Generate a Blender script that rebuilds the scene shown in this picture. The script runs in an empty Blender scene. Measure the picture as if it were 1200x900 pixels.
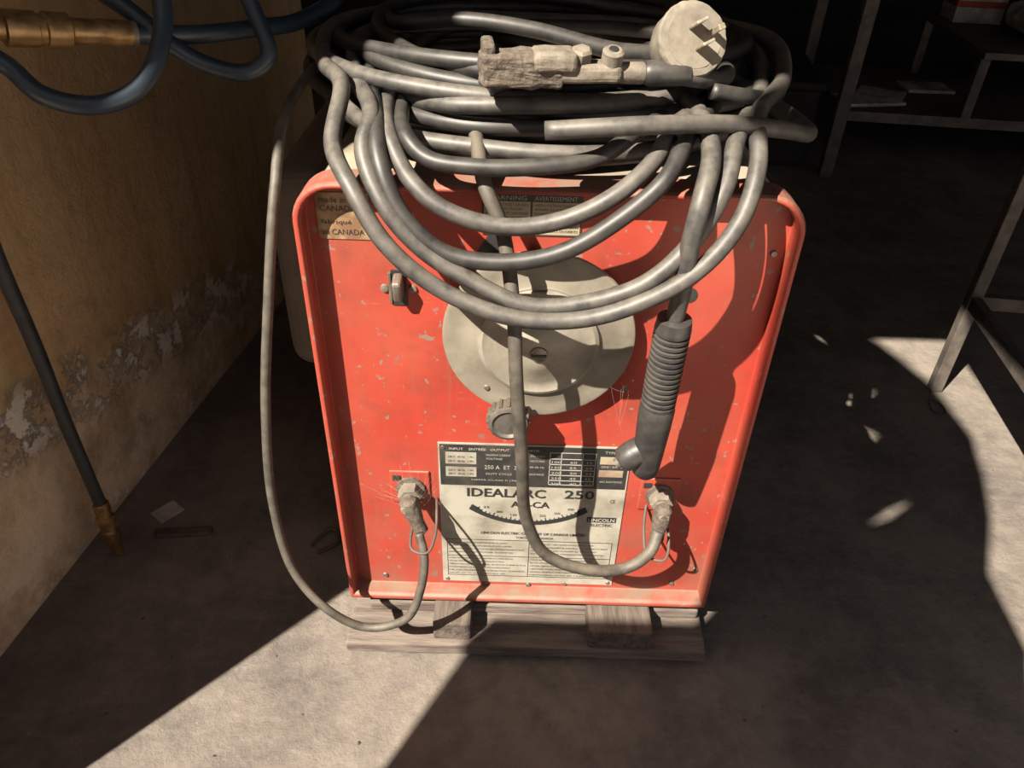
import bpy, bmesh, math, random
from mathutils import Vector, Matrix
random.seed(7)
scene=bpy.context.scene
try:
    scene.view_settings.view_transform='Standard'
except Exception: pass

# ---------------------------------------------------------------- materials
def newmat(name):
    m=bpy.data.materials.new(name); m.use_nodes=True
    nt=m.node_tree; b=nt.nodes['Principled BSDF']
    return m,nt,b
def N(nt,t,**k):
    n=nt.nodes.new(t)
    for a,v in k.items(): setattr(n,a,v)
    return n
def coords(nt,scale=(1,1,1)):
    tc=N(nt,'ShaderNodeTexCoord'); mp=N(nt,'ShaderNodeMapping')
    mp.inputs['Scale'].default_value=scale
    nt.links.new(tc.outputs['Object'],mp.inputs['Vector'])
    return mp.outputs['Vector']
def noise(nt,vec,scale,detail=6,rough=.6,lo=.4,hi=.6):
    n=N(nt,'ShaderNodeTexNoise'); n.inputs['Scale'].default_value=scale
    n.inputs['Detail'].default_value=detail; n.inputs['Roughness'].default_value=rough
    nt.links.new(vec,n.inputs['Vector'])
    r=N(nt,'ShaderNodeMapRange'); r.inputs['From Min'].default_value=lo; r.inputs['From Max'].default_value=hi
    nt.links.new(n.outputs['Fac'],r.inputs['Value'])
    return r.outputs['Result'],n.outputs['Fac']
def mix(nt,f,a,b):
    m=N(nt,'ShaderNodeMix',data_type='RGBA')
    for i,v in ((0,f),(6,a),(7,b)):
        if hasattr(v,'links') or isinstance(v,bpy.types.NodeSocket): nt.links.new(v,m.inputs[i])
        elif i==0: m.inputs[0].default_value=v
        else: m.inputs[i].default_value=(*v,1)
    return m.outputs[2]
def mth(nt,op,a,b=None,c=None,clamp=False):
    m=N(nt,'ShaderNodeMath',operation=op); m.use_clamp=clamp
    for i,v in enumerate((a,b,c)):
        if v is None: continue
        if isinstance(v,bpy.types.NodeSocket): nt.links.new(v,m.inputs[i])
        else: m.inputs[i].default_value=v
    return m.outputs[0]
def bump(nt,b,h,strength=.3,dist=.005):
    n=N(nt,'ShaderNodeBump'); n.inputs['Strength'].default_value=strength; n.inputs['Distance'].default_value=dist
    nt.links.new(h,n.inputs['Height']); nt.links.new(n.outputs['Normal'],b.inputs['Normal'])
def updust(nt,k=.6,o=.25):
    g=N(nt,'ShaderNodeNewGeometry'); sp=N(nt,'ShaderNodeSeparateXYZ')
    nt.links.new(g.outputs['Normal'],sp.inputs[0])
    return mth(nt,'MULTIPLY_ADD',sp.outputs['Z'],k,o,clamp=True)
def mat(name,c1,c2=None,scale=20,rough=.7,metal=0,bs=.2,bd=.003,dust=None,damt=.6,lo=.4,hi=.6,stretch=(1,1,1),dsc=.45):
    m,nt,b=newmat(name)
    v=coords(nt,stretch)
    f,raw=noise(nt,v,scale,lo=lo,hi=hi)
    col=mix(nt,f,c1,c2 or c1)
    if dust:
        up=updust(nt)
        f2,_=noise(nt,v,scale*dsc,detail=8,rough=.7,lo=.38,hi=.62)
        df=mth(nt,'MULTIPLY',mth(nt,'MULTIPLY',up,mth(nt,'MULTIPLY_ADD',f2,.95,.25)),damt*1.5,clamp=True)
        col=mix(nt,df,col,dust)
    nt.links.new(col,b.inputs['Base Color'])
    b.inputs['Roughness'].default_value=rough; b.inputs['Metallic'].default_value=metal
    if bs: bump(nt,b,raw,bs,bd)
    return m
DUST=(.22,.175,.125)
def redmat():
    m,nt,b=newmat('red_paint'); v=coords(nt)
    f,raw=noise(nt,v,9,lo=.3,hi=.7)
    col=mix(nt,f,(.265,.022,.012),(.325,.036,.020))
    f2,_=noise(nt,v,3.5,detail=8,lo=.42,hi=.70)
    col=mix(nt,mth(nt,'MULTIPLY',f2,.55),col,(.245,.078,.046))
    f8,_=noise(nt,v,22,detail=9,rough=.75,lo=.49,hi=.67)
    col=mix(nt,mth(nt,'MULTIPLY',f8,.55),col,(.16,.032,.020))
    v2=coords(nt,(3,1,40)); f3,_=noise(nt,v2,6,lo=.64,hi=.72)
    col=mix(nt,mth(nt,'MULTIPLY',f3,.35),col,(.32,.14,.10))
    v3=coords(nt,(30,1,2)); f6,_=noise(nt,v3,4,lo=.56,hi=.72)
    col=mix(nt,mth(nt,'MULTIPLY',f6,.45),col,(.19,.065,.042))
    f4,_=noise(nt,v,75,detail=3,lo=.64,hi=.67)
    col=mix(nt,mth(nt,'MULTIPLY',f4,.8),col,(.17,.13,.105))
    f10,_=noise(nt,v,28,detail=4,lo=.68,hi=.695)
    col=mix(nt,mth(nt,'MULTIPLY',f10,.8),col,(.13,.10,.085))
    tc=N(nt,'ShaderNodeTexCoord'); sp=N(nt,'ShaderNodeSeparateXYZ'); nt.links.new(tc.outputs['Object'],sp.inputs[0])
    low=N(nt,'ShaderNodeMapRange'); low.inputs['From Min'].default_value=.32; low.inputs['From Max'].default_value=.06
    nt.links.new(sp.outputs['Z'],low.inputs['Value'])
    f5,_=noise(nt,v,14,lo=.34,hi=.6)
    col=mix(nt,mth(nt,'MULTIPLY',mth(nt,'MULTIPLY',low.outputs['Result'],f5),.7),col,(.17,.075,.05))
    f7,_=noise(nt,v,30,lo=.35,hi=.6)
    up=mth(nt,'MULTIPLY',updust(nt,1.2,-.1),mth(nt,'MULTIPLY_ADD',f7,.6,.25),clamp=True)
    col=mix(nt,up,col,(.18,.13,.095))
    nt.links.new(col,b.inputs['Base Color'])
    b.inputs['Roughness'].default_value=.6
    bump(nt,b,raw,.08,.002)
    return m
M={}
M['red']=redmat()
M['case']=mat('dusty_case_paint',(.14,.105,.08),(.075,.05,.037),14,.85,dust=(.27,.225,.165),damt=.9)
M['side']=mat('side_cover_paint',(.075,.062,.048),(.11,.088,.066),12,.8,dust=DUST,damt=.25)
RD=(.140,.123,.102)
M['rubber']=mat('dusty_rubber',(.016,.016,.018),(.045,.041,.038),60,.52,bs=.3,bd=.0008,dust=RD,damt=.58,dsc=.6)
M['rubberk']=mat('black_rubber',(.009,.009,.010),(.022,.020,.019),60,.5,bs=.25,bd=.0008,dust=(.075,.066,.055),damt=.40,dsc=.6)
M['rubber2']=mat('brown_dusty_rubber',(.024,.022,.019),(.060,.051,.041),60,.62,bs=.25,bd=.0008,dust=(.14,.117,.088),damt=.5,dsc=.6)
M['black']=mat('black_plastic',(.012,.012,.014),(.028,.026,.024),60,.45,dust=(.10,.086,.072),damt=.35)
M['disc']=mat('dial_aluminium',(.205,.18,.142),(.115,.10,.078),20,.65,metal=.05,bs=.1,dust=(.20,.17,.13),damt=.5,lo=.36,hi=.64)
M['disc2']=mat('dial_hub',(.235,.21,.17),(.145,.127,.10),26,.6,metal=.1,bs=.08,lo=.36,hi=.64)
M['steel']=mat('dull_steel',(.20,.18,.16),(.11,.09,.07),50,.45,metal=.5,bs=.2,bd=.001,dust=DUST,damt=.4)
M['knob']=mat('knob_grey',(.085,.078,.07),(.045,.04,.036),50,.5,metal=.2,dust=DUST,damt=.25)
M['brass']=mat('brass',(.36,.23,.10),(.20,.12,.055),60,.42,metal=.75,bs=.15,bd=.001)
M['castbrass']=mat('dirty_cast_metal',(.10,.082,.064),(.17,.145,.115),80,.8,metal=.1,bs=.8,bd=.002,dust=(.215,.18,.14),damt=.4)
M['castdark']=mat('burnt_cast_metal',(.05,.038,.030),(.11,.086,.068),130,.85,metal=.1,bs=1,bd=.003,dust=(.165,.132,.10),damt=.35)
M['plugm']=mat('dusty_plug',(.155,.135,.105),(.085,.072,.058),45,.8,bs=.4,bd=.002,dust=(.24,.205,.16),damt=.6)
M['blade']=mat('plug_blade_metal',(.42,.38,.30),(.25,.2,.14),60,.4,metal=.4,bs=.1)
M['white']=mat('plate_white',(.295,.275,.23),(.14,.12,.09),22,.55,bs=.03,lo=.40,hi=.72)
M['pblack']=mat('plate_black',(.018,.018,.018),(.065,.055,.045),22,.5,bs=0,lo=.42,hi=.8)
M['ink']=mat('ink_black',(.016,.016,.016),None,20,.6,bs=0)
M['inkw']=mat('ink_white',(.29,.27,.24),None,20,.6,bs=0)
M['tag']=mat('brown_tag',(.29,.19,.10),(.15,.08,.042),40,.6,bs=.1,lo=.43,hi=.60)
M['taglight']=mat('label_cream',(.28,.235,.165),(.19,.12,.085),30,.6,bs=0,lo=.48,hi=.72)
M['hose']=mat('blue_hose',(.006,.014,.025),(.012,.024,.038),30,.42,bs=.05,dust=(.04,.05,.062),damt=.25)
M['blackhose']=mat('black_hose',(.020,.025,.028),(.038,.042,.045),30,.4,bs=.05,dust=(.12,.12,.12),damt=.25)
M['wood']=mat('weathered_wood',(.062,.044,.037),(.14,.108,.09),9,.9,bs=.9,bd=.004,dust=(.165,.135,.113),damt=.45,stretch=(1.5,12,12))
M['wood2']=mat('weathered_wood_cross',(.045,.031,.026),(.105,.08,.065),9,.9,bs=.9,bd=.004,dust=(.135,.11,.09),damt=.35,stretch=(12,1.5,12))
M['rust']=mat('rusty_steel',(.045,.038,.034),(.10,.08,.066),25,.7,metal=.2,bs=.3,dust=(.14,.118,.095),damt=.3)
M['paper']=mat('old_paper',(.42,.39,.34),(.22,.19,.16),15,.9,bs=.2)
M['redcard']=mat('red_card',(.30,.04,.03),(.2,.03,.02),15,.8,bs=0)
M['board']=mat('sun_blocker_tan',(.35,.27,.19),(.28,.20,.14),12,.9,bs=.2)
M['leaf']=mat('dry_debris',(.10,.07,.045),(.05,.035,.025),40,.9,bs=.3)
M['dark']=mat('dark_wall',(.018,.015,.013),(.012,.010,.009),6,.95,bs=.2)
M['web']=mat('cobweb_silk',(.24,.225,.21),None,20,.8,bs=0)
M['gravel']=mat('outside_concrete',(.58,.53,.45),(.50,.45,.38),5,.9,bs=.2)

def floormat():
    m,nt,b=newmat('dusty_concrete'); v=coords(nt)
    f,raw=noise(nt,v,2.2,detail=10,rough=.65,lo=.36,hi=.64)
    col=mix(nt,f,(.088,.074,.068),(.190,.160,.132))
    f2,r2=noise(nt,v,38,detail=8,rough=.75,lo=.42,hi=.64)
    col=mix(nt,mth(nt,'MULTIPLY',f2,.35),col,(.25,.208,.162))
    f3,_=noise(nt,v,7,detail=9,rough=.72,lo=.47,hi=.63)
    col=mix(nt,mth(nt,'MULTIPLY',f3,.6),col,(.060,.050,.046))
    vs=coords(nt,(2,14,1)); f6,_=noise(nt,vs,3,detail=6,lo=.56,hi=.70)
    col=mix(nt,mth(nt,'MULTIPLY',f6,.3),col,(.22,.19,.16))
    f4,_=noise(nt,v,160,detail=2,lo=.70,hi=.74)
    col=mix(nt,mth(nt,'MULTIPLY',f4,.5),col,(.28,.24,.20))
    nt.links.new(col,b.inputs['Base Color']); b.inputs['Roughness'].default_value=.85
    h=mth(nt,'ADD',mth(nt,'MULTIPLY',r2,.45),raw)
    bump(nt,b,h,.7,.014)
    return m
M['floor']=floormat()
def wallmat():
    m,nt,b=newmat('ochre_plaster'); v=coords(nt)
    tc=N(nt,'ShaderNodeTexCoord'); sp=N(nt,'ShaderNodeSeparateXYZ'); nt.links.new(tc.outputs['Object'],sp.inputs[0])
    f,raw=noise(nt,v,3.2,detail=9,rough=.65,lo=.36,hi=.66)
    col=mix(nt,f,(.52,.345,.165),(.72,.515,.28))
    f2,r2=noise(nt,v,30,detail=8,rough=.7,lo=.48,hi=.70)
    col=mix(nt,mth(nt,'MULTIPLY',f2,.45),col,(.34,.22,.115))
    vv=coords(nt,(12,12,1.2)); f9,_=noise(nt,vv,2.0,detail=6,lo=.50,hi=.68)
    col=mix(nt,mth(nt,'MULTIPLY',f9,.5),col,(.36,.23,.12))
    # darker brown mixed in towards the top
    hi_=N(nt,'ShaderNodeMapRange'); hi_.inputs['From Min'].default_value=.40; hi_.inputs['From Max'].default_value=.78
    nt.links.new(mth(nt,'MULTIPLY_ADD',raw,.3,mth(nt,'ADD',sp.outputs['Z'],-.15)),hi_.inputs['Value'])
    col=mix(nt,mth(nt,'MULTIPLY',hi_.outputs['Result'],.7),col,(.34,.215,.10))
    zc=mth(nt,'MULTIPLY_ADD',sp.outputs['Y'],-.19,.285)
    dz=mth(nt,'SUBTRACT',sp.outputs['Z'],zc)
    wob=mth(nt,'MULTIPLY_ADD',raw,.30,-.15)
    dzw=mth(nt,'ADD',dz,wob)
    low=N(nt,'ShaderNodeMapRange'); low.inputs['From Min'].default_value=.01; low.inputs['From Max'].default_value=-.01
    nt.links.new(dzw,low.inputs['Value'])
    f3,_=noise(nt,v,9,detail=9,rough=.7,lo=.42,hi=.60)
    lowcol=mix(nt,f3,(.76,.60,.41),(.40,.29,.185))
    col=mix(nt,mth(nt,'MULTIPLY',low.outputs['Result'],.8),col,lowcol)
    band=mth(nt,'SUBTRACT',1.0,mth(nt,'MULTIPLY',mth(nt,'ABSOLUTE',dz),15.0),clamp=True)
    n4,_=noise(nt,v,13,detail=12,rough=.75,lo=.49,hi=.54)
    peel=mth(nt,'MULTIPLY',n4,mth(nt,'MULTIPLY',band,2.0,clamp=True),clamp=True)
    col=mix(nt,mth(nt,'MULTIPLY',peel,.8),col,(.85,.79,.69))
    lowz=N(nt,'ShaderNodeMapRange'); lowz.inputs['From Min'].default_value=.13; lowz.inputs['From Max'].default_value=.05
    nt.links.new(sp.outputs['Z'],lowz.inputs['Value'])
    n5,_=noise(nt,v,11,detail=12,rough=.75,lo=.51,hi=.57)
    p2=mth(nt,'MULTIPLY',n5,lowz.outputs['Result'])
    col=mix(nt,mth(nt,'MULTIPLY',p2,.65),col,(.82,.72,.58))
    nt.links.new(col,b.inputs['Base Color']); b.inputs['Roughness'].default_value=.9
    h=mth(nt,'ADD',mth(nt,'MULTIPLY',r2,.5),mth(nt,'ADD',raw,mth(nt,'MULTIPLY',peel,-.5)))
    bump(nt,b,h,.8,.016)
    return m
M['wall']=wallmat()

# ---------------------------------------------------------------- mesh helpers
def link(o,parent=None):
    scene.collection.objects.link(o)
    if parent: o.parent=parent
    return o
def empty(name):
    e=bpy.data.objects.new(name,None); e.empty_display_size=.05; scene.collection.objects.link(e); return e
def mesh(name,v,f,m,parent=None,smooth=False,mats=None,mi=None):
    me=bpy.data.meshes.new(name); me.from_pydata([tuple(a) for a in v],[],f)
    for q in (mats or [m]): me.materials.append(q)
    if mi:
        for p,i in zip(me.polygons,mi): p.material_index=i
    if smooth:
        for p in me.polygons: p.use_smooth=True
    bm=bmesh.new(); bm.from_mesh(me); bmesh.ops.recalc_face_normals(bm,faces=bm.faces); bm.to_mesh(me); bm.free()
    me.update()
    return link(bpy.data.objects.new(name,me),parent)
def box(name,lo,hi,m,parent=None,bev=.002,rot=None,seg=2,jitter=0):
    lo=Vector(lo); hi=Vector(hi); c=(lo+hi)/2; h=(hi-lo)/2
    bm=bmesh.new(); bmesh.ops.create_cube(bm,size=2)
    for v in bm.verts:
        v.co=Vector((v.co.x*h.x,v.co.y*h.y,v.co.z*h.z))
        if jitter: v.co+=Vector([random.uniform(-jitter,jitter) for _ in range(3)])
    if bev: bmesh.ops.bevel(bm,geom=list(bm.edges),offset=min(bev,min(h)*.9),segments=seg,affect='EDGES',profile=.5)
    R=(rot.to_matrix() if hasattr(rot,'to_matrix') else rot) if rot else None
    for v in bm.verts:
        if R: v.co=R@v.co
        v.co+=c
    me=bpy.data.meshes.new(name); bm.to_mesh(me); bm.free(); me.materials.append(m)
    return link(bpy.data.objects.new(name,me),parent)
def frame(d):
    d=Vector(d).normalized(); a=Vector((0,0,1)) if abs(d.z)<.9 else Vector((1,0,0))
    u=d.cross(a).normalized(); w=d.cross(u).normalized(); return d,u,w
def lathe(name,o,d,prof,m,parent=None,n=32,smooth=True,flats=None):
    """prof: list of (distance along d, radius)"""
    o=Vector(o); d,u,w=frame(d); v=[];f=[]
    for (s,r) in prof:
        for i in range(n):
            a=2*math.pi*i/n; v.append(o+d*s+(u*math.cos(a)+w*math.sin(a))*r)
    for k in range(len(prof)-1):
        for i in range(n):
            j=(i+1)%n; f.append((k*n+i,k*n+j,(k+1)*n+j,(k+1)*n+i))
    f.append(tuple(range(n))); f.append(tuple((len(prof)-1)*n+i for i in range(n)))
    ob=mesh(name,v,f,m,parent)
    if smooth:
        for p in ob.data.polygons: p.use_smooth=len(p.vertices)==4
        try:
            ob.data.set_sharp_from_angle(angle=math.radians(35))
        except Exception: pass
    return ob
def catmull(P,cyc,res):
    P=[Vector(p) for p in P]; n=len(P); out=[]
    rng=range(n) if cyc else range(n-1)
    for i in rng:
        if cyc: a,b,c,d=P[(i-1)%n],P[i],P[(i+1)%n],P[(i+2)%n]
        else:
            b,c=P[i],P[i+1]; a=P[i-1] if i>0 else b*2-c; d=P[i+2] if i+2<n else c*2-b
        t1=max((b-a).length,1e-5)**.5; t2=max((c-b).length,1e-5)**.5; t3=max((d-c).length,1e-5)**.5
        m1=(c-b)/t2-( (c-a)/(t1+t2))+(b-a)/t1; m1=m1*t2
        m2=(d-c)/t3-((d-b)/(t2+t3))+(c-b)/t2; m2=m2*t2
        for k in range(res):
            t=k/res; t_2=t*t; t_3=t_2*t
            out.append(b*(2*t_3-3*t_2+1)+m1*(t_3-2*t_2+t)+c*(-2*t_3+3*t_2)+m2*(t_3-t_2))
    if not cyc: out.append(P[-1])
    return out
def tubes(name,paths,m,parent=None,res=10,n=12,mats=None):
    """paths: list of (points, radius, cyclic[, material index])"""
    V=[];F=[];MI=[]
    for path in paths:
        P,r,cyc=path[:3]; midx=path[3] if len(path)>3 else 0; f0=len(F)
        C=catmull(P,cyc,res)
        L=len(C); base=len(V)
        T=[]
        for i in range(L):
            a=C[i-1] if (i>0 or cyc) else C[i]; b=C[(i+1)%L] if (i<L-1 or cyc) else C[i]
            t=(b-a); T.append(t.normalized() if t.length>1e-7 else Vector((0,0,1)))
        _,u,_w=frame(T[0])
        for i in range(L):
            t=T[i]; u=(u-t*u.dot(t)).normalized(); w=t.cross(u)
            rr=r(i/(L-1)) if callable(r) else r
            for k in range(n):
                a=2*math.pi*k/n; V.append(C[i]+(u*math.cos(a)+w*math.sin(a))*rr)
        last=L if cyc else L-1
        for i in range(last):
            i2=(i+1)%L
            for k in range(n):
                k2=(k+1)%n; F.append((base+i*n+k,base+i*n+k2,base+i2*n+k2,base+i2*n+k))
        if not cyc:
            F.append(tuple(base+k for k in range(n))); F.append(tuple(base+(L-1)*n+k for k in range(n)))
        MI+=[midx]*(len(F)-f0)
    return mesh(name,V,F,m,parent,smooth=True,mats=mats,mi=MI)
def text(s,x0,x1,z,h,y,m,parent,name,bold=0.0):
    cu=bpy.data.curves.new(name,'FONT'); cu.body=s; cu.size=1; cu.offset=bold; cu.resolution_u=2
    o=bpy.data.objects.new(name+'_tmp',cu); scene.collection.objects.link(o)
    dg=bpy.context.evaluated_depsgraph_get(); dg.update()
    me=bpy.data.meshes.new_from_object(o.evaluated_get(dg)); bpy.data.objects.remove(o)
    xs=[v.co.x for v in me.vertices]; ys=[v.co.y for v in me.vertices]
    if not xs: return None
    ax,bx,ay,by=min(xs),max(xs),min(ys),max(ys)
    sx=(x1-x0)/(bx-ax); sy=h/(by-ay)
    for v in me.vertices:
        v.co=Vector((x0+(v.co.x-ax)*sx,y,z-h/2+(v.co.y-ay)*sy))
    me.materials.clear(); me.materials.append(m)
    return link(bpy.data.objects.new(name,me),parent)
def slab(name,outline,y0,y1,m,parent=None,holes=()):
    """flat board in the XZ plane, outline of (x,z), optional holes"""
    cu=bpy.data.curves.new(name,'CURVE'); cu.dimensions='2D'; cu.fill_mode='BOTH'; cu.extrude=abs(y1-y0)/2
    for pts in [outline]+list(holes):
        sp=cu.splines.new('POLY'); sp.points.add(len(pts)-1); sp.use_cyclic_u=True
        for p,(x,z) in zip(sp.points,pts): p.co=(x,z,0,1)
    o=bpy.data.objects.new(name+'_tmp',cu); scene.collection.objects.link(o)
    dg=bpy.context.evaluated_depsgraph_get(); dg.update()
    me=bpy.data.meshes.new_from_object(o.evaluated_get(dg)); bpy.data.objects.remove(o)
    for v in me.vertices: v.co=Vector((v.co.x,(y0+y1)/2+v.co.z,v.co.y))
    me.materials.clear(); me.materials.append(m)
    return link(bpy.data.objects.new(name,me),parent)

# ---------------------------------------------------------------- room
mesh('floor',[(-3,-.6,0),(4,-.6,0),(4,3.4,0),(-3,3.4,0)],[(0,1,2,3)],M['floor'])
mesh('ground_outside',[(-7,-9,-.005),(8,-9,-.005),(8,-.6,-.005),(-7,-.6,-.005)],[(0,1,2,3)],M['gravel'])
def prism(name,pts,z0,z1,m):
    n=len(pts); v=[(x,y,z0) for x,y in pts]+[(x,y,z1) for x,y in pts]
    f=[tuple(range(n)),tuple(range(n,2*n))]+[(i,(i+1)%n,n+(i+1)%n,n+i) for i in range(n)]
    return mesh(name,v,f,m)
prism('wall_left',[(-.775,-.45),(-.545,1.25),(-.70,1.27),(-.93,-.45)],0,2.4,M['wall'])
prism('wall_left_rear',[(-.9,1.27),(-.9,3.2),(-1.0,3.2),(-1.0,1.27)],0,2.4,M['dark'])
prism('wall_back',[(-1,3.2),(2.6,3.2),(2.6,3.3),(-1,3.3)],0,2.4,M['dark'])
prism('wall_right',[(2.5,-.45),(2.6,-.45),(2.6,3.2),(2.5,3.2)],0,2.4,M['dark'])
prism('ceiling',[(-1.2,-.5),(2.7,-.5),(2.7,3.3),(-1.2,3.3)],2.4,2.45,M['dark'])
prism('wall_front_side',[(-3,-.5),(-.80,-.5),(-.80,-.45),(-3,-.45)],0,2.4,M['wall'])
slab('wall_front_sun_mask',[(-.80,1.91),(-.278,1.91),(.105,1.31),(.38,.90),(.85,.90),(.85,1.91),(2.6,1.91),(2.6,2.4),(-.80,2.4)],-.5,-.45,M['wall'])  # front wall; sloping drop below the lintel is added to cut off sun
slab('sun_blocker',[(-.81,0),(-.81,.61),(-.83,1.0),(-.898,1.24),(-.90,1.325),(-.614,1.325),(-.617,1.99),(-.690,2.04),(-.708,2.10),(-.708,2.205),(-.84,2.235),(-.93,2.36),(-.93,2.50),(-.84,2.50),(-.79,2.45),(-.70,2.35),(-.60,2.235),(-.441,2.0),(-.367,1.84),(-.305,1.686),(-.251,1.505),(-.128,1.298),(-.01,.91),(.19,.3),(.19,0)],-.912,-.90,M['board'],  # added unseen blocker, outline and slit cut to shape the floor's sun patches
     holes=[[(-.510,1.612),(-.466,1.655),(-.442,1.760),(-.486,1.705)]])

# ---------------------------------------------------------------- welding machine
wm=empty('welding_machine')
def prof(x,z0,z1,r,n=8):
    p=[(-x,z0),(x,z0)]
    for i in range(n+1):
        a=math.pi/2*i/n; p.append((x-r+r*math.cos(a),z1-r+r*math.sin(a)))
    for i in range(n+1):
        a=math.pi/2+math.pi/2*i/n; p.append((-x+r+r*math.cos(a),z1-r+r*math.sin(a)))
    return p
def loft(name,rings,m,parent,capfirst=False,caplast=True,smooth=False):
    v=[];f=[]
    for y,p in rings: v+=[(a,y,b) for a,b in p]
    n=len(rings[0][1])
    for k in range(len(rings)-1):
        for i in range(n):
            j=(i+1)%n; f.append((k*n+i,k*n+j,(k+1)*n+j,(k+1)*n+i))
    if capfirst: f.append(tuple(range(n)))
    if caplast: f.append(tuple((len(rings)-1)*n+i for i in range(n)))
    return mesh(name,v,f,m,parent,smooth)
P0=prof(.246,.066,.667,.040)
P1=prof(.248,.064,.669,.042)
P2=prof(.242,.072,.664,.037)
P3=prof(.240,.075,.662,.036)
fr=loft('front_panel',[(.030,P1),(-.004,P1),(-.008,P0),(-.008,P2),(-.004,P3),(.015,P3)],M['red'],wm)
bv=fr.modifiers.new('b','BEVEL'); bv.width=.0012; bv.segments=2; bv.limit_method='ANGLE'
case=loft('case_shell',[(.028,prof(.240,.07,.660,.05)),(.030,prof(.244,.066,.665,.05)),(.58,prof(.244,.066,.665,.05)),(.60,prof(.235,.075,.655,.05))],M['case'],wm,capfirst=True)
box('side_cover',(-.312,.10,.375),(-.236,.50,.63),M['side'],wm,bev=.028,seg=5)
box('side_cover_right',(.236,.14,.375),(.27,.50,.60),M['side'],wm,bev=.016,seg=5)
for i,x in enumerate((-.10,.13)):
    box('base_foot_%d'%(i+1),(x-.03,.03,.0585),(x+.03,.56,.070),M['rust'],wm,bev=.002)
PY=.015
dc=(-.004,PY,.501)
lathe('dial_plate',dc,(0,-1,0),[(0,.094),(.012,.101),(.017,.103),(.020,.102),(.021,.099),(.020,.090),(.022,.066),(.0235,.064)],M['disc'],wm,n=72)
lathe('dial_hub',(-.004,PY-.021,.498),(0,-1,0),[(0,.066),(.006,.064),(.008,.060),(.006,.054),(.008,.046),(.016,.026),(.019,.020),(.020,.012)],M['disc2'],wm,n=56)
lathe('dial_screw',(-.004,PY-.041,.496),(0,-1,0),[(0,.0095),(.002,.009),(.003,.006)],M['steel'],wm,n=24)
box('dial_screw_slot',(-.012,PY-.0448,.4945),(.004,PY-.0435,.4975),M['ink'],wm,bev=0,rot=None)
for i,(dx,dz) in enumerate(((-.070,.04),(.07,-.02),(-.055,-.065))):
    lathe('dial_rivet_%d'%(i+1),(-.004+dx,PY-.020,.501+dz),(0,-1,0),[(0,.004),(.002,.003)],M['steel'],wm,n=12)
kx,kz=-.034,.409
lathe('dial_knob_stem',(kx,PY-.02,kz+.002),(0,-1,0),[(0,.012),(.014,.011)],M['steel'],wm,n=24)
lathe('dial_knob',(kx,PY-.030,kz),(0,-1,0),[(0,.014),(.003,.0215),(.018,.0225),(.022,.0215),(.0235,.018),(.021,.015),(.021,.004)],M['knob'],wm,n=36)
for i in range(16):
    a=2*math.pi*i/16; x=kx+.0225*math.cos(a); z=kz+.0225*math.sin(a)
    box('knob_rib_%d'%(i+1),(x-.0018,PY-.049,z-.0018),(x+.0018,PY-.034,z+.0018),M['knob'],wm,bev=.0006)
# switch
box('switch_slot',(-.160,PY-.0015,.527),(-.144,PY+.001,.569),M['ink'],wm,bev=.0005)
box('switch_plate_l',(-.163,PY-.003,.530),(-.160,PY,.566),M['steel'],wm,bev=.0005)
box('switch_toggle',(-.157,PY-.020,.540),(-.147,PY,.566),M['steel'],wm,bev=.003,rot=Matrix.Rotation(math.radians(14),3,'X'))
for i,x in enumerate((-.1675,-.138)):
    lathe('switch_screw_%d'%(i+1),(x,PY,.547),(0,-1,0),[(0,.0048),(.0025,.004),(.003,.002)],M['steel'],wm,n=16)
lathe('panel_hole',(.152,PY+.0005,.549),(0,-1,0),[(0,.009),(.0012,.0088),(.0014,.006)],M['ink'],wm,n=20)
mesh('dial_pointer_label',[(-.075,PY-.0008,.585),(-.058,PY-.0008,.613),(-.045,PY-.0008,.612),(-.05,PY-.0008,.585)],[(0,1,2,3)],M['ink'],wm)
def plate(name,x0,z0,x1,z1,m,y=PY,t=.0012,parent=wm): return box(name,(x0,y-t,z0),(x1,y+.0005,z1),m,parent,bev=0)
plate('origin_tag',-.229,.602,-.176,.651,M['tag'])
for i,(s,z,h,w) in enumerate((("made in",.644,.006,.026),("CANADA",.635,.006,.036),("fabriqué",.620,.006,.030),("au CANADA",.610,.006,.042))):
    text(s,-.225,-.225+w,z,h,PY-.0016,M['ink'],wm,'tag_text_%d'%(i+1))
plate('warning_label',-.065,.612,.033,.656,M['pblack'])
for k,(a,b) in enumerate(((-.0635,-.018),(-.016,.0315))):
    plate('warning_panel_%d'%(k+1),a,.6135,b,.6475,M['taglight'],t=.0016)
    text("WARNING" if k==0 else "AVERTISSEMENT",a+.002,b-.004,.6515,.0045,PY-.002,M['inkw'],wm,'warning_title_%d'%(k+1))
    for j,s in enumerate(("HIGH VOLTAGE CAN KILL","APPAREIL SOUS TENSION","MOVING PARTS CAN CAUSE","LES PIECES MOBILES","PEUVENT BLESSER","DO NOT OPERATE WITH","LES CAPOTS OUVERTS")):
        text(s,a+.002,b-.002-.006*(j%3==1),.6445-.0045*j,.0026,PY-.0021,M['ink'],wm,'warning_line_%d_%d'%(k,j))
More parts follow.
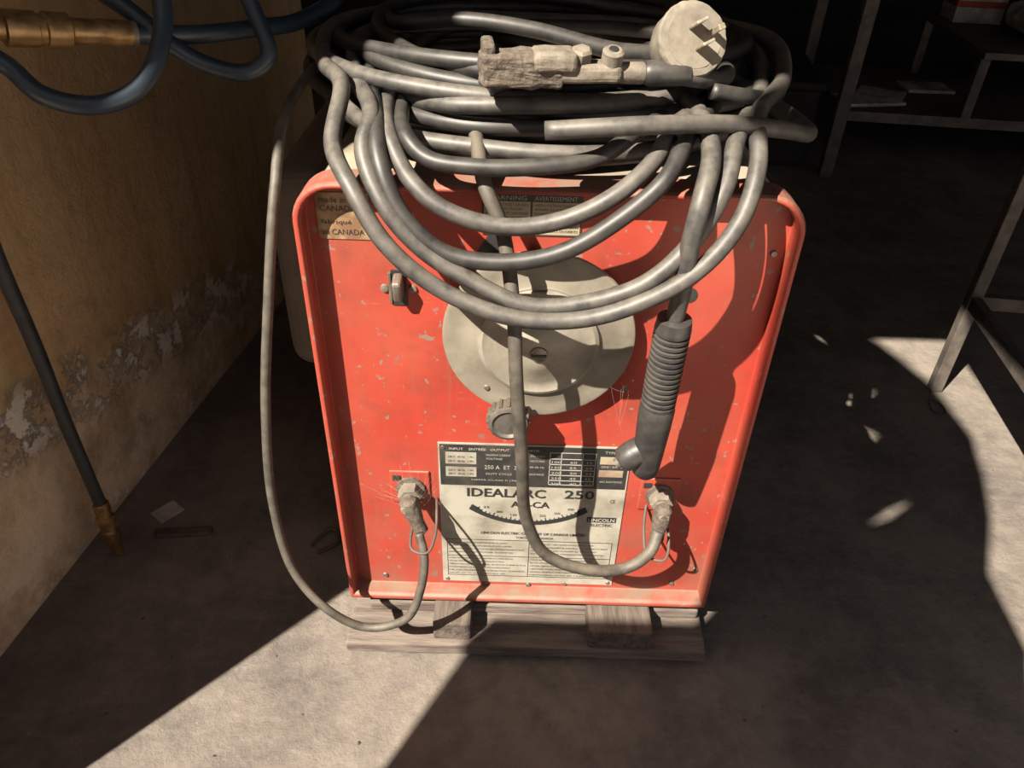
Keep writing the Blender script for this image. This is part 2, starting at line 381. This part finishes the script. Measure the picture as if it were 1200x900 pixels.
# nameplate
plate('name_plate',-.119,.083,.117,.337,M['white'],t=.0016)
plate('name_plate_header',-.117,.268,.115,.335,M['pblack'],t=.0020)
Y1=PY-.0024
text("INPUT    ENTRÉE   OUTPUT          SORTIE",-.105,.005,.329,.0045,Y1,M['inkw'],wm,'hdr_1',.01)
text("TYPE",.085,.098,.329,.004,Y1,M['inkw'],wm,'hdr_2')
plate('hdr_box_1',-.110,.304,-.072,.323,M['white'],t=.0023)
plate('hdr_box_2',-.110,.283,-.072,.299,M['white'],t=.0023)
for j,z in enumerate((.316,.309,.294,.288)):
    text("220 V   60 Hz   1 PH",-.107,-.076,z,.0028,PY-.0027,M['ink'],wm,'hdr_in_%d'%j)
for j,(s,a,b,z,h) in enumerate((("MAXIMUM CURRENT",-.060,-.030,.320,.0032),("VOLTAGE",-.060,-.040,.314,.0032),("250 A  ET  30",-.062,-.018,.300,.0065),("DUTY CYCLE",-.060,-.028,.289,.0032),("NEMA CLASS II (30)",-.078,-.020,.278,.003),("STANDARD",-.006,.012,.320,.003),("VOLTS MAX",-.006,.012,.312,.003),("50-60 Hz",-.006,.012,.302,.003),("FACTEUR DE MARCHE",-.012,.012,.290,.003),("SERIE / SERIAL",.082,.108,.306,.003),("ARC ELECTRODE",.082,.110,.281,.003))):
    text(s,a,b,z,h,Y1,M['inkw'],wm,'hdr_t%d'%j)
for i,x in enumerate((.018,.032,.058,.074)): plate('hdr_v%d'%i,x,.273,x+.0009,.326,M['inkw'],t=.0024)
for i,z in enumerate((.326,.316,.307,.298,.289,.280,.273)): plate('hdr_h%d'%i,.018,z,.0749,z+.0009,M['inkw'],t=.0024)
for i in range(5):
    text("%d    %d    %d"%(100+50*i,60-5*i,15+9*i),.021,.071,.3115-.009*i,.0035,Y1,M['inkw'],wm,'hdr_n%d'%i)
plate('hdr_box_3',.080,.310,.110,.322,M['taglight'],t=.0023)
plate('hdr_box_4',.080,.289,.110,.300,M['taglight'],t=.0023)
text("IDEALARC",-.084,.016,.2565,.0150,Y1,M['ink'],wm,'title_1',.02)
text("250",.040,.078,.257,.0150,Y1,M['ink'],wm,'title_2',.02)
text("AC-CA",-.028,.022,.237,.0110,Y1,M['ink'],wm,'title_3',.02)
av=[];af=[];n=30
for i in range(n+1):
    a=math.radians(-128+76*i/n); cx,cz,R0,R1=-.005,.325,.118,.125
    e=.5 if 2<i<n-2 else 1.6
    av+=[(cx+R0*math.cos(a),Y1,cz+R0*math.sin(a)+.003*(e-.5)),(cx+R1*math.cos(a),Y1,cz+R1*math.sin(a))]
for i in range(n): af.append((2*i,2*i+1,2*i+3,2*i+2))
mesh('scale_arc',av,af,M['ink'],wm)
for i in range(25):
    a=math.radians(-124+68*i/24)
    d=Vector((math.cos(a),0,math.sin(a))); t=Vector((-d.z,0,d.x))*.0005; c=Vector((-.005,Y1,.325))
    l=.113 if i%4==0 else .1155
    mesh('scale_tick_%d'%i,[c+d*l-t,c+d*l+t,c+d*.119+t,c+d*.119-t],[(0,1,2,3)],M['ink'],wm)
for i,s in enumerate(("35","80","130","180","225","250","300")):
    a=math.radians(-120+60*i/6); x=-.005+.109*math.cos(a); z=.325+.109*math.sin(a)
    text(s,x-.004,x+.004,z,.0038,Y1,M['ink'],wm,'scale_no_%d'%i)
plate('maker_box',.072,.208,.110,.217,M['ink'],t=.0021)
text("LINCOLN",.074,.108,.2125,.006,PY-.0025,M['inkw'],wm,'maker_1',.02)
text("ELECTRIC",.078,.106,.203,.005,Y1,M['ink'],wm,'maker_2')
text("CE",.099,.105,.247,.006,Y1,M['ink'],wm,'mark')
text("LINCOLN ELECTRIC COMPANY OF CANADA LIMITED",-.066,.072,.183,.0048,Y1,M['ink'],wm,'company_1',.01)
text("TORONTO    CANADA",-.02,.03,.175,.0038,Y1,M['ink'],wm,'company_2')
for x in (-.112,-.002,.109): plate('tbl_v_%d'%int(x*1000+200),x,.096,x+.0008,.168,M['ink'],t=.0019)
for z in (.168,.136,.096): plate('tbl_h_%d'%int(z*1000),-.112,z,.1098,z+.0008,M['ink'],t=.0019)
for k,(a,b) in enumerate(((-.110,-.005),(.001,.107))):
    for j in range(11):
        if j==4: continue
        s="".join(random.choice("AEINORST LCDUM  ") for _ in range(52))
        text(s,a,b-random.uniform(0,.03),.163-.0062*j,.0026,Y1,M['ink'],wm,'tbl_%d_%d'%(k,j))
for i,(x,z) in enumerate(((-.113,.33),(.111,.33),(-.113,.088),(.111,.088))):
    lathe('plate_rivet_%d'%(i+1),(x,PY-.001,z),(0,-1,0),[(0,.0035),(.002,.0025)],M['steel'],wm,n=12)
for i,(x,z) in enumerate(((-.20,.09),(.20,.09),(.05,.083),(-.06,.08),(.0,.078),(.229,.60),(.229,.12))):
    lathe('panel_screw_%d'%(i+1),(x,PY,z),(0,-1,0),[(0,.004),(.0025,.003)],M['steel'],wm,n=12)
for i,x in enumerate((-.155,.160)):
    z=.262
    box('stud_plate_%d'%(i+1),(x-.026,PY-.003,z-.027),(x+.024,PY,z+.027),M['red'],wm,bev=.002)
    box('stud_mark_%d'%(i+1),(x-.022,PY-.004,z+.012),(x-.012,PY-.002,z+.020),M['ink'],wm,bev=0)
    lathe('stud_washer_%d'%(i+1),(x,PY-.003,z),(0,-1,0),[(0,.018),(.004,.018),(.005,.012)],M['castdark'],wm,n=24)
    lathe('stud_nut_%d'%(i+1),(x,PY-.008,z),(0,-1,0),[(0,.0145),(.013,.0145),(.0145,.012)],M['castbrass'],wm,n=6,smooth=False)
    lathe('stud_bolt_%d'%(i+1),(x,PY-.02,z),(0,-1,0),[(0,.008),(.022,.008),(.025,.006)],M['castbrass'],wm,n=16)
    sx=1 if i==0 else -.2
    lathe('cable_lug_%d'%(i+1),(x,PY-.034,z+.006),(.35*sx,-.12,-1),[(-.006,.006),(0,.011),(.018,.0115),(.034,.0085),(.048,.009)],M['castdark'],wm,n=18)
    cx=x+(.020 if i==0 else -.004); cz=z-.030
    tubes('strain_relief_%d'%(i+1),[([(cx-.010,PY,cz+.012),(cx-.015,PY-.03,cz-.004),(cx-.013,PY-.068,cz-.012),(cx+.006,PY-.072,cz-.013),(cx+.014,PY-.05,cz-.006),(cx+.012,PY,cz+.010)],.0018,False)],M['rust'],wm,n=8)

# ---------------------------------------------------------------- cables
def zip3(xs,ys): return [(x/1000,y,z/1000) for (x,z),y in zip(xs,ys)]
L1=zip3([(-199,742),(-199,706),(-177,682),(-148,640),(-101,602),(-33,579),(30,579),(82,598),(132,628),(165,665),(180,703),(186,735)],[.05,-.01,-.05,-.07,-.08,-.09,-.09,-.09,-.08,-.06,-.03,.02])
L2=zip3([(-166,728),(-170,706),(-150,668),(-118,632),(-70,604),(-17,586),(45,594),(89,615),(126,653),(149,693),(162,722)],[.01,-.02,-.05,-.06,-.07,-.08,-.08,-.08,-.07,-.05,-.01])
L3=zip3([(-162,724),(-154,699),(-135,660),(-97,628),(-42,622),(11,634),(62,667),(97,699),(118,722)],[.01,-.03,-.05,-.06,-.065,-.065,-.06,-.05,-.01])
L4=zip3([(-150,715),(-128,684),(-97,663),(-43,650),(10,658),(54,682),(87,706),(105,725)],[0,-.03,-.045,-.05,-.05,-.05,-.03,0])
L5=zip3([(-135,715),(-113,700),(-67,697),(-14,699),(39,705),(71,720)],[0,-.02,-.03,-.03,-.02,0])
def back(x1,x0,yb,z,w=.0):
    return [(x1+.03,.11,z),(x1+.045+w,.25,z+.01),(x1*.7,.40,z),((x1+x0)/2,yb,z-.005),(x0*.75,.41,z),(x0-.03-w,.26,z+.008),(x0-.015,.12,z)]
R8=.0082
cp=[]
cp.append((L1+back(.20,-.215,.47,.745),R8,True))
cp.append((L2+back(.18,-.185,.44,.735),R8,True))
cp.append((L3+back(.14,-.17,.41,.73),R8,True,1))
cp.append((L4+back(.13,-.15,.38,.725),R8,True))
cp.append((L5+back(.10,-.135,.35,.72),R8*.95,True,1))
F1=[(-.169,.136,.72),(-.103,.042,.73),(-.039,.027,.735),(.041,.04,.735),(.118,.07,.735),(.169,.168,.73)]
F2=[(-.241,.218,.715),(-.19,.123,.712),(-.13,.063,.712),(-.071,.037,.712),(-.006,.038,.712),(.077,.051,.712),(.162,.114,.714),(.23,.217,.715)]
F3=[(-.200,.10,.70),(-.147,.050,.697),(-.07,.022,.697),(-.006,.010,.697),(.059,.016,.697),(.129,.045,.697),(.19,.11,.70)]
def fb(F,yb,z):
    x1=F[-1][0]; x0=F[0][0]
    return F+[(x1+.01,.28,z),(x1*.7,yb-.05,z),(.0,yb,z),(x0*.7,yb-.05,z),(x0-.012,.28,z)]
cp.append((fb(F1,.40,.735),R8,True))
cp.append((fb(F2,.50,.705),R8,True,1))
cp.append((fb(F3,.46,.695),R8,True))
for i,(a,b,cx,cy,z,ph) in enumerate(((.255,.235,0,.275,.684,.2),(.235,.215,.01,.28,.686,1.1),(.262,.24,-.008,.29,.702,2.2),(.225,.20,-.01,.26,.712,.6),(.20,.17,.0,.25,.722,1.9),(.245,.22,.015,.27,.722,2.8),(.25,.235,-.02,.275,.738,.1),(.18,.15,-.02,.22,.742,1.4),(.21,.19,.01,.255,.755,3.3),(.16,.12,-.03,.20,.70,4.4),(.235,.21,-.01,.29,.752,5.0))):
    pts=[]
    for k in range(14):
        t=2*math.pi*k/14; e=1+.05*math.sin(2*t+ph)+.03*math.sin(3*t+ph*2)+random.uniform(-.014,.014)
        pts.append((cx+a*e*math.cos(t),cy+b*e*math.sin(t),z+.006*math.sin(t*2+ph)))
    cp.append((pts,R8,True,1 if i%3 else 0))
cp.append(([(-.009,-.030,.731),(.077,-.036,.740),(.15,-.01,.735),(.215,.02,.722),(.245,.045,.712),(.238,.085,.715),(.215,.13,.722),(.187,.19,.73)],R8,False))
cp.append(([(.142,.03,.752),(.18,.04,.745),(.215,.08,.735),(.235,.14,.735),(.21,.24,.75)],R8*.9,False,1))
cp.append(([(-.06,.03,.75),(.0,.06,.755),(.08,.065,.76),(.14,.10,.76),(.19,.17,.755),(.22,.28,.75)],R8,False,1))
coil=tubes('welding_cable_coil',cp,M['rubber'],res=8,n=12,mats=[M['rubber'],M['rubberk']])
gc=[(-.20,.30,.72),(-.245,.20,.73),(-.270,.10,.70),(-.272,.03,.643),(-.287,.0,.538),(-.306,-.02,.407),(-.313,-.04,.279),(-.297,-.06,.180),(-.255,-.08,.132),(-.209,-.08,.099),(-.157,-.08,.120),(-.138,-.07,.165),(-.133,-.055,.210),(-.140,-.04,.235)]
tubes('ground_cable',[(gc,.0055,False)],M['rubber2'],res=10)
ec=[(-.08,.10,.712),(-.070,.02,.700),(-.062,-.018,.678),(-.044,-.032,.637),(-.032,-.060,.572),(-.027,-.078,.503),(-.018,-.08,.399),(-.009,-.07,.294),(.016,-.07,.237),(.069,-.07,.212),(.118,-.06,.207),(.143,-.055,.23),(.153,-.04,.25)]
tubes('electrode_cable',[(ec,.0072,False)],M['rubber2'],res=10)

# ---------------------------------------------------------------- electrode holder (hanging)
eh=empty('electrode_holder')
tubes('holder_lead',[([(.12,.12,.735),(.135,.02,.73),(.136,-.035,.715),(.126,-.07,.690),(.121,-.078,.653),(.121,-.075,.60),(.120,-.07,.565)],.0088,False)],M['rubber'],eh,res=10)
A=Vector((.1205,-.070,.572)); B=Vector((.119,-.060,.366)); d=(B-A).normalized(); Lh=(B-A).length
prf=[(0,.011),(.001,.0165),(.010,.0175)]
s=.012
while s<.105:
    prf+=[(s,.0178),(s+.003,.0178),(s+.0035,.0152),(s+.0055,.0152)]; s+=.0065
prf+=[(.106,.0165),(.112,.0185),(.135,.0180),(.170,.0165),(.190,.0155),(.203,.0145),(.209,.010)]
lathe('handle_grip',A,d,prf,M['black'],eh,n=32)
lathe('holder_jaw_knob',(.114,-.060,.402),(-1,-.15,-.75),[(0,.015),(.016,.0155),(.026,.0145),(.030,.012),(.031,.009)],M['black'],eh,n=20)
lathe('jaw_insert',Vector((.114,-.060,.402))+Vector((-1,-.15,-.75)).normalized()*.030,(-1,-.15,-.75),[(0,.007),(.006,.006)],M['knob'],eh,n=12)
box('jaw_lip',(.098,-.068,.372),(.122,-.052,.400),M['black'],eh,bev=.006,rot=Matrix.Rotation(-.4,3,'Y'),seg=3)

# ---------------------------------------------------------------- work clamp on top
cl=empty('work_clamp')
def bumpy(ob,st,sc,lv=2):
    md=ob.modifiers.new('s','SUBSURF'); md.subdivision_type='SIMPLE'; md.levels=lv; md.render_levels=lv
    tx=bpy.data.textures.new(ob.name+'_t','CLOUDS'); tx.noise_scale=sc
    dm=ob.modifiers.new('d','DISPLACE'); dm.texture=tx; dm.strength=st; dm.mid_level=.5; dm.texture_coords='GLOBAL'
r=Matrix.Rotation(math.radians(6),3,'Z')
bumpy(box('clamp_jaw',(-.068,-.006,.757),(.006,.030,.786),M['castdark'],cl,bev=.006,rot=r,seg=3),.006,.010,3)
bumpy(box('clamp_cheek',(-.022,-.007,.772),(.016,.027,.789),M['castbrass'],cl,bev=.005,rot=r,seg=3),.003,.010,2)
bumpy(box('clamp_tongue',(-.004,.0,.762),(.056,.027,.778),M['castbrass'],cl,bev=.005,rot=r,seg=3),.003,.012)
box('jaw_step',(-.066,-.006,.778),(-.055,.030,.794),M['castdark'],cl,bev=.003,rot=r)
for i,x in enumerate((.020,.047)):
    lathe('clamp_bolt_%d'%(i+1),(x,.012,.777),(.05,-.35,1),[(0,.0095),(.012,.0095),(.014,.007)],M['castbrass'],cl,n=6 if i==0 else 16,smooth=i==1)
lathe('clamp_bolt_hole',Vector((.047,.012,.777))+Vector((.05,-.35,1)).normalized()*.0142,(.05,-.35,1),[(0,.0045),(.0008,.004)],M['ink'],cl,n=14)
lathe('clamp_ferrule',(.055,.016,.769),(1,.12,-.02),[(0,.009),(.02,.0095),(.022,.009)],M['castbrass'],cl,n=18)
tubes('clamp_lead',[([(.070,.018,.768),(.10,.02,.768),(.125,.026,.764),(.150,.05,.757),(.17,.10,.752),(.16,.17,.75)],.0085,False)],M['rubber'],cl,res=8)
lathe('tape_wrap',(.078,.019,.7685),(1,.07,-.01),[(0,.0095),(.004,.0112),(.02,.0108),(.034,.0102),(.040,.0088)],M['black'],cl,n=18)

# ---------------------------------------------------------------- power plug
pp=empty('power_plug')
nd=Vector((.22,-.78,.42)).normalized()
pc=Vector((.119,.03,.796))
bumpy(lathe('plug_body',pc-nd*.040,nd,[(-.012,.012),(0,.020),(.006,.027),(.014,.030),(.030,.0315),(.037,.0325),(.040,.031),(.041,.026)],M['plugm'],pp,n=40),.0025,.008,1)
_,pu,pw=frame(nd)
lathe('plug_face',pc+nd*.0005,nd,[(0,.026),(.001,.0255)],M['plugm'],pp,n=36)
def blade(name,off,wid,ln,th,ang):
    Rm=Matrix((pu,pw,nd)).transposed()@Matrix.Rotation(ang,3,'Z')
    o=box(name,(-wid,-th,0),(wid,th,ln),M['blade'],pp,bev=.0008)
    for v in o.data.vertices: v.co=Rm@Vector((v.co.x,v.co.y,v.co.z))+pc+pu*off[0]+pw*off[1]
ux=Vector((1,0,0)); a0=math.atan2(ux.dot(pw),ux.dot(pu))
def off(x,z):
    rx=(ux-nd*ux.dot(nd)).normalized(); rz=rx.cross(nd); rz=rz if rz.z>0 else -rz
    p=rx*x+rz*z; return (p.dot(pu),p.dot(pw))
blade('plug_blade_1',off(-.001,.010),.006,.018,.0013,a0+.5)
blade('plug_blade_2',off(.006,-.007),.006,.018,.0013,a0+.5)
blade('plug_ground_pin',off(.016,.006),.0032,.020,.0026,a0+.5)
tubes('plug_lead',[([tuple(pc-nd*.046),(.10,.085,.77),(.06,.13,.762),(-.02,.20,.765),(-.10,.24,.765),(-.17,.25,.758),(-.2,.33,.75)],.0085,False)],M['rubberk'],pp,res=8)

# ---------------------------------------------------------------- pallet
pl=empty('wooden_pallet')
bumpy(box('front_deck_board',(-.250,-.050,0.002),(.252,.055,.022),M['wood'],pl,bev=.003,jitter=.002),.003,.02,4)
box('upper_board',(-.225,.006,.0225),(.245,.075,.040),M['wood'],pl,bev=.003,jitter=.001)
box('rear_deck_board',(-.250,.44,0.001),(.252,.56,.022),M['wood'],pl,bev=.003)
box('middle_deck_board',(-.250,.20,0.001),(.252,.32,.022),M['wood'],pl,bev=.003)
box('skid_1',(-.130,-.040,.0222),(-.078,.56,.057),M['wood2'],pl,bev=.003)
box('skid_2',(.084,-.046,.0222),(.172,.56,.057),M['wood2'],pl,bev=.003)

# ---------------------------------------------------------------- hoses
ah=empty('air_hose')
hA2=[(-.382,.043,.783),(-.337,.076,.777),(-.295,.124,.774),(-.265,.172,.772),(-.232,.232,.790),(-.24,.30,.84),(-.32,.35,.92),(-.45,.36,.98)]
tubes('hose_run_1',[(hA2,.0085,False),([(-.54,-.11,.83),(-.48,-.075,.80),(-.452,-.046,.779),(-.423,-.052,.755),(-.386,-.046,.746),(-.356,-.027,.754),(-.342,.005,.782),(-.342,.029,.814),(-.36,.05,.88),(-.42,.08,.95)],.0080,False),
  ([(-.45,.03,.86),(-.41,.05,.82),(-.382,.055,.798),(-.359,.052,.778),(-.328,.060,.755),(-.291,.066,.747),(-.272,.076,.760),(-.281,.087,.792),(-.31,.10,.85),(-.40,.15,.95)],.0080,False)],M['hose'],ah,res=10)
fo=Vector((-.479,-.051,.806))
lathe('brass_coupler',fo,(Vector((-.382,.043,.783))-fo),[(-.03,.009),(0,.009),(.001,.013),(.030,.0135),(.031,.010),(.036,.0105),(.037,.0145),(.060,.0145),(.061,.0125),(.066,.0125),(.067,.0145),(.085,.0145),(.087,.011),(.108,.0105),(.110,.0115),(.135,.0110)],M['brass'],ah,n=28)
lathe('hose_clamp',Vector((-.386,.040,.7835)),(.6,.45,-.08),[(0,.0095),(.001,.0108),(.009,.0108),(.010,.0095)],M['steel'],ah,n=24)
box('wall_hook',(-.50,.30,.96),(-.42,.40,.985),M['rust'],ah,bev=.003)
tubes('hook_arm',[([(-.665,.35,.97),(-.55,.35,.96),(-.43,.34,.965),(-.41,.33,1.0)],.006,False)],M['rust'],ah)
bh=empty('blow_gun_hose')
D=[(-.60,.0,.86),(-.575,.01,.74),(-.575,.026,.657),(-.602,.061,.536),(-.620,.088,.404),(-.634,.105,.275),(-.638,.112,.17),(-.6385,.114,.11)]
tubes('hose_body',[(D,.0088,False)],M['blackhose'],bh,res=10)
dd=Vector((-.6345,.106,.012))-Vector((-.6385,.114,.105))
lathe('brass_fitting',(-.6385,.114,.112),dd,[(0,.0095),(.002,.0115),(.016,.0115),(.018,.0095),(.024,.0095),(.026,.013),(.040,.013),(.042,.010),(.050,.010),(.052,.0125),(.068,.012),(.072,.009),(.098,.008)],M['brass'],bh,n=20)

# ---------------------------------------------------------------- cobwebs (very fine strands, part of the machine's grime)
wb_=[]
def strand(a,b,sag=.004,r=.00006):
    a=Vector(a); b=Vector(b); m_=(a+b)/2-Vector((0,0,sag)); wb_.append(([a,m_,b],r,False))
for i in range(34):
    a=random.uniform(0,6.28); q=random.uniform(.02,.055)
    strand((-.155+.02*random.random(),PY-.03,.255+.02*random.random()),(-.165+q*math.cos(a),PY-.001,.262+q*math.sin(a)*.8),.003)
for i in range(9):
    strand((.085+random.uniform(-.02,.02),PY-.012,.45+random.uniform(-.03,.03)),(.105+random.uniform(-.02,.0),-.03,.43+random.uniform(-.04,.05)),.004)
tubes('cobweb_strands',wb_,M['web'],wm,res=4,n=4)

# ---------------------------------------------------------------- debris on the floor
box('paper_scrap',(-.620,.188,.001),(-.578,.222,.004),M['paper'],None,bev=.001,rot=Matrix.Rotation(.9,3,'Z'))
box('bark_strip',(-.60,.150,.0),(-.51,.166,.010),M['leaf'],None,bev=.003,rot=Matrix.Rotation(.1,3,'Z'),jitter=.002)
tubes('dead_leaf',[([(-.345,.14,.004),(-.315,.17,.012),(-.30,.15,.006),(-.33,.125,.004)],.003,False)],M['leaf'])
tubes('bent_wire',[([(.835,.590,.0025),(.850,.565,.0025),(.842,.535,.0025),(.825,.545,.0025),(.828,.575,.004),(.84,.60,.012)],.0016,False)],M['rust'],n=8)
V=[];F=[]
for i in range(420):
    x=random.uniform(-.7,1.1); y=random.uniform(-.5,1.2)
    if x<-.60 or (-.33<x<.33 and y>-.1): continue
    s=random.uniform(.0008,.0028); b=len(V)
    for a in ((1,0,0),(-1,0,0),(0,1,0),(0,-1,0),(0,0,1),(0,0,-1)):
        V.append((x+a[0]*s*random.uniform(.6,1.4),y+a[1]*s*random.uniform(.6,1.4),s*.5+a[2]*s*.5))
    F+=[(b,b+2,b+4),(b+2,b+1,b+4),(b+1,b+3,b+4),(b+3,b,b+4),(b+2,b,b+5),(b+1,b+2,b+5),(b+3,b+1,b+5),(b,b+3,b+5)]
mesh('floor_grit',V,F,M['leaf'])

# ---------------------------------------------------------------- work bench (right) and rear rack
wb=empty('steel_workbench')
ang=math.radians(-6.8)
Rz=Matrix.Rotation(ang,3,'Z')
def rbox(name,lo,hi,o,m,parent,bev=.002):
    ob=box(name,lo,hi,m,parent,bev=bev)
    for v in ob.data.vertices: v.co=Rz@v.co+Vector(o)
    return ob
O=(.861,.626,0)
a=.012
rbox('leg_1',(-a,-a,0),(a,a,.74),O,M['rust'],wb)
rbox('leg_2',(-a,-1.0-a,0),(a,-1.0+a,.74),O,M['rust'],wb)
rbox('leg_3',(.7-a,-a,0),(.7+a,a,.74),O,M['rust'],wb)
rbox('leg_4',(.7-a,-1.0-a,0),(.7+a,-1.0+a,.74),O,M['rust'],wb)
rbox('rail_side',(-a*.8,-1.0,.200),(a*.8,-a,.228),O,M['rust'],wb)
rbox('rail_end',(a,-a*.8,.200),(.7,a*.8,.228),O,M['rust'],wb)
rbox('bench_top',(-.03,-1.05,.74),(.75,.04,.78),O,M['rust'],wb)
rk=empty('storage_rack')
O2=(1.008,1.852,0)
rbox('rack_leg_1',(-.02,-.02,0),(.02,.02,1.2),O2,M['rust'],rk)
rbox('rack_leg_2',(1.2,-.02,0),(1.24,.02,1.2),O2,M['rust'],rk)
rbox('rack_leg_3',(-.02,.62,0),(.02,.66,1.2),O2,M['rust'],rk)
rbox('rack_leg_4',(1.2,.62,0),(1.24,.66,1.2),O2,M['rust'],rk)
rbox('rack_low_rail',(.02,-.015,.19),(1.2,.015,.222),O2,M['rust'],rk)
rbox('rack_low_shelf',(.0,.016,.205),(1.2,.62,.218),O2,M['rust'],rk)
rbox('rack_post',(.36,-.015,.222),(.39,.015,.40),O2,M['rust'],rk)
rbox('rack_post_rear',(.36,.55,.219),(.39,.58,.40),O2,M['rust'],rk)
rbox('rack_mid_shelf',(.36,-.03,.40),(1.2,.62,.420),O2,M['rust'],rk)
bx=empty('parts_box')
rbox('box_body',(.40,.42,.4205),(.56,.56,.50),O2,M['paper'],bx,bev=.003)
rbox('box_band',(.398,.418,.470),(.562,.562,.49),O2,M['redcard'],bx,bev=.001)
sk=rbox('cement_sack',(.52,.05,.430),(.98,.36,.52),O2,M['paper'],None,bev=.045)
bumpy(sk,.02,.08,2)
for i,(x,y,r_,w,h) in enumerate(((.06,.10,.3,.20,.13),(.12,.18,-.4,.15,.11),(.30,.30,.1,.16,.12))):
    ob=box('paper_stack' if i==0 else 'paper_stack.%03d'%i,(-w/2,-h/2,0),(w/2,h/2,.010),M['paper'],None,bev=.001,rot=Matrix.Rotation(r_,3,'Z'))
    for v in ob.data.vertices: v.co=Rz@(v.co+Vector((x+.05,y+.03,.2185+i*.0003)))+Vector(O2)
tb=empty('storage_tote')
rbox('tote_body',(-.28,.05,0),(-.06,.50,.26),O2,M['dark'],tb,bev=.02)
rbox('tote_lid',(-.29,.04,.2601),(-.05,.51,.285),O2,M['dark'],tb,bev=.008)

# ---------------------------------------------------------------- light
sun=bpy.data.lights.new('sun','SUN'); sun.energy=17; sun.angle=math.radians(.53); sun.color=(1,.915,.78)
so=bpy.data.objects.new('sun',sun); scene.collection.objects.link(so)
so.rotation_euler=Vector((.95,1,-1.45)).to_track_quat('-Z','Y').to_euler(); so.location=(-1.5,-2,3)
w=bpy.data.worlds.new('world'); scene.world=w; w.use_nodes=True
bg=w.node_tree.nodes['Background']; bg.inputs['Color'].default_value=(.90,.89,.98,1); bg.inputs['Strength'].default_value=.60

# ---------------------------------------------------------------- camera
cam=bpy.data.cameras.new('camera'); cam.sensor_fit='HORIZONTAL'; cam.sensor_width=36; cam.lens=27; cam.clip_start=.01
co=bpy.data.objects.new('camera',cam); scene.collection.objects.link(co); scene.camera=co
th=math.radians(36.2); f=Vector((0,math.cos(th),-math.sin(th))); r0=Vector((1,0,0)); u0=Vector((0,math.sin(th),math.cos(th)))
ro=.030
r_=(r0*math.cos(ro)+u0*math.sin(ro)); u_=(u0*math.cos(ro)-r0*math.sin(ro))
mw=Matrix((r_,u_,-f)).transposed().to_4x4(); mw.translation=Vector((-.031,-.693,.945)); co.matrix_world=mw
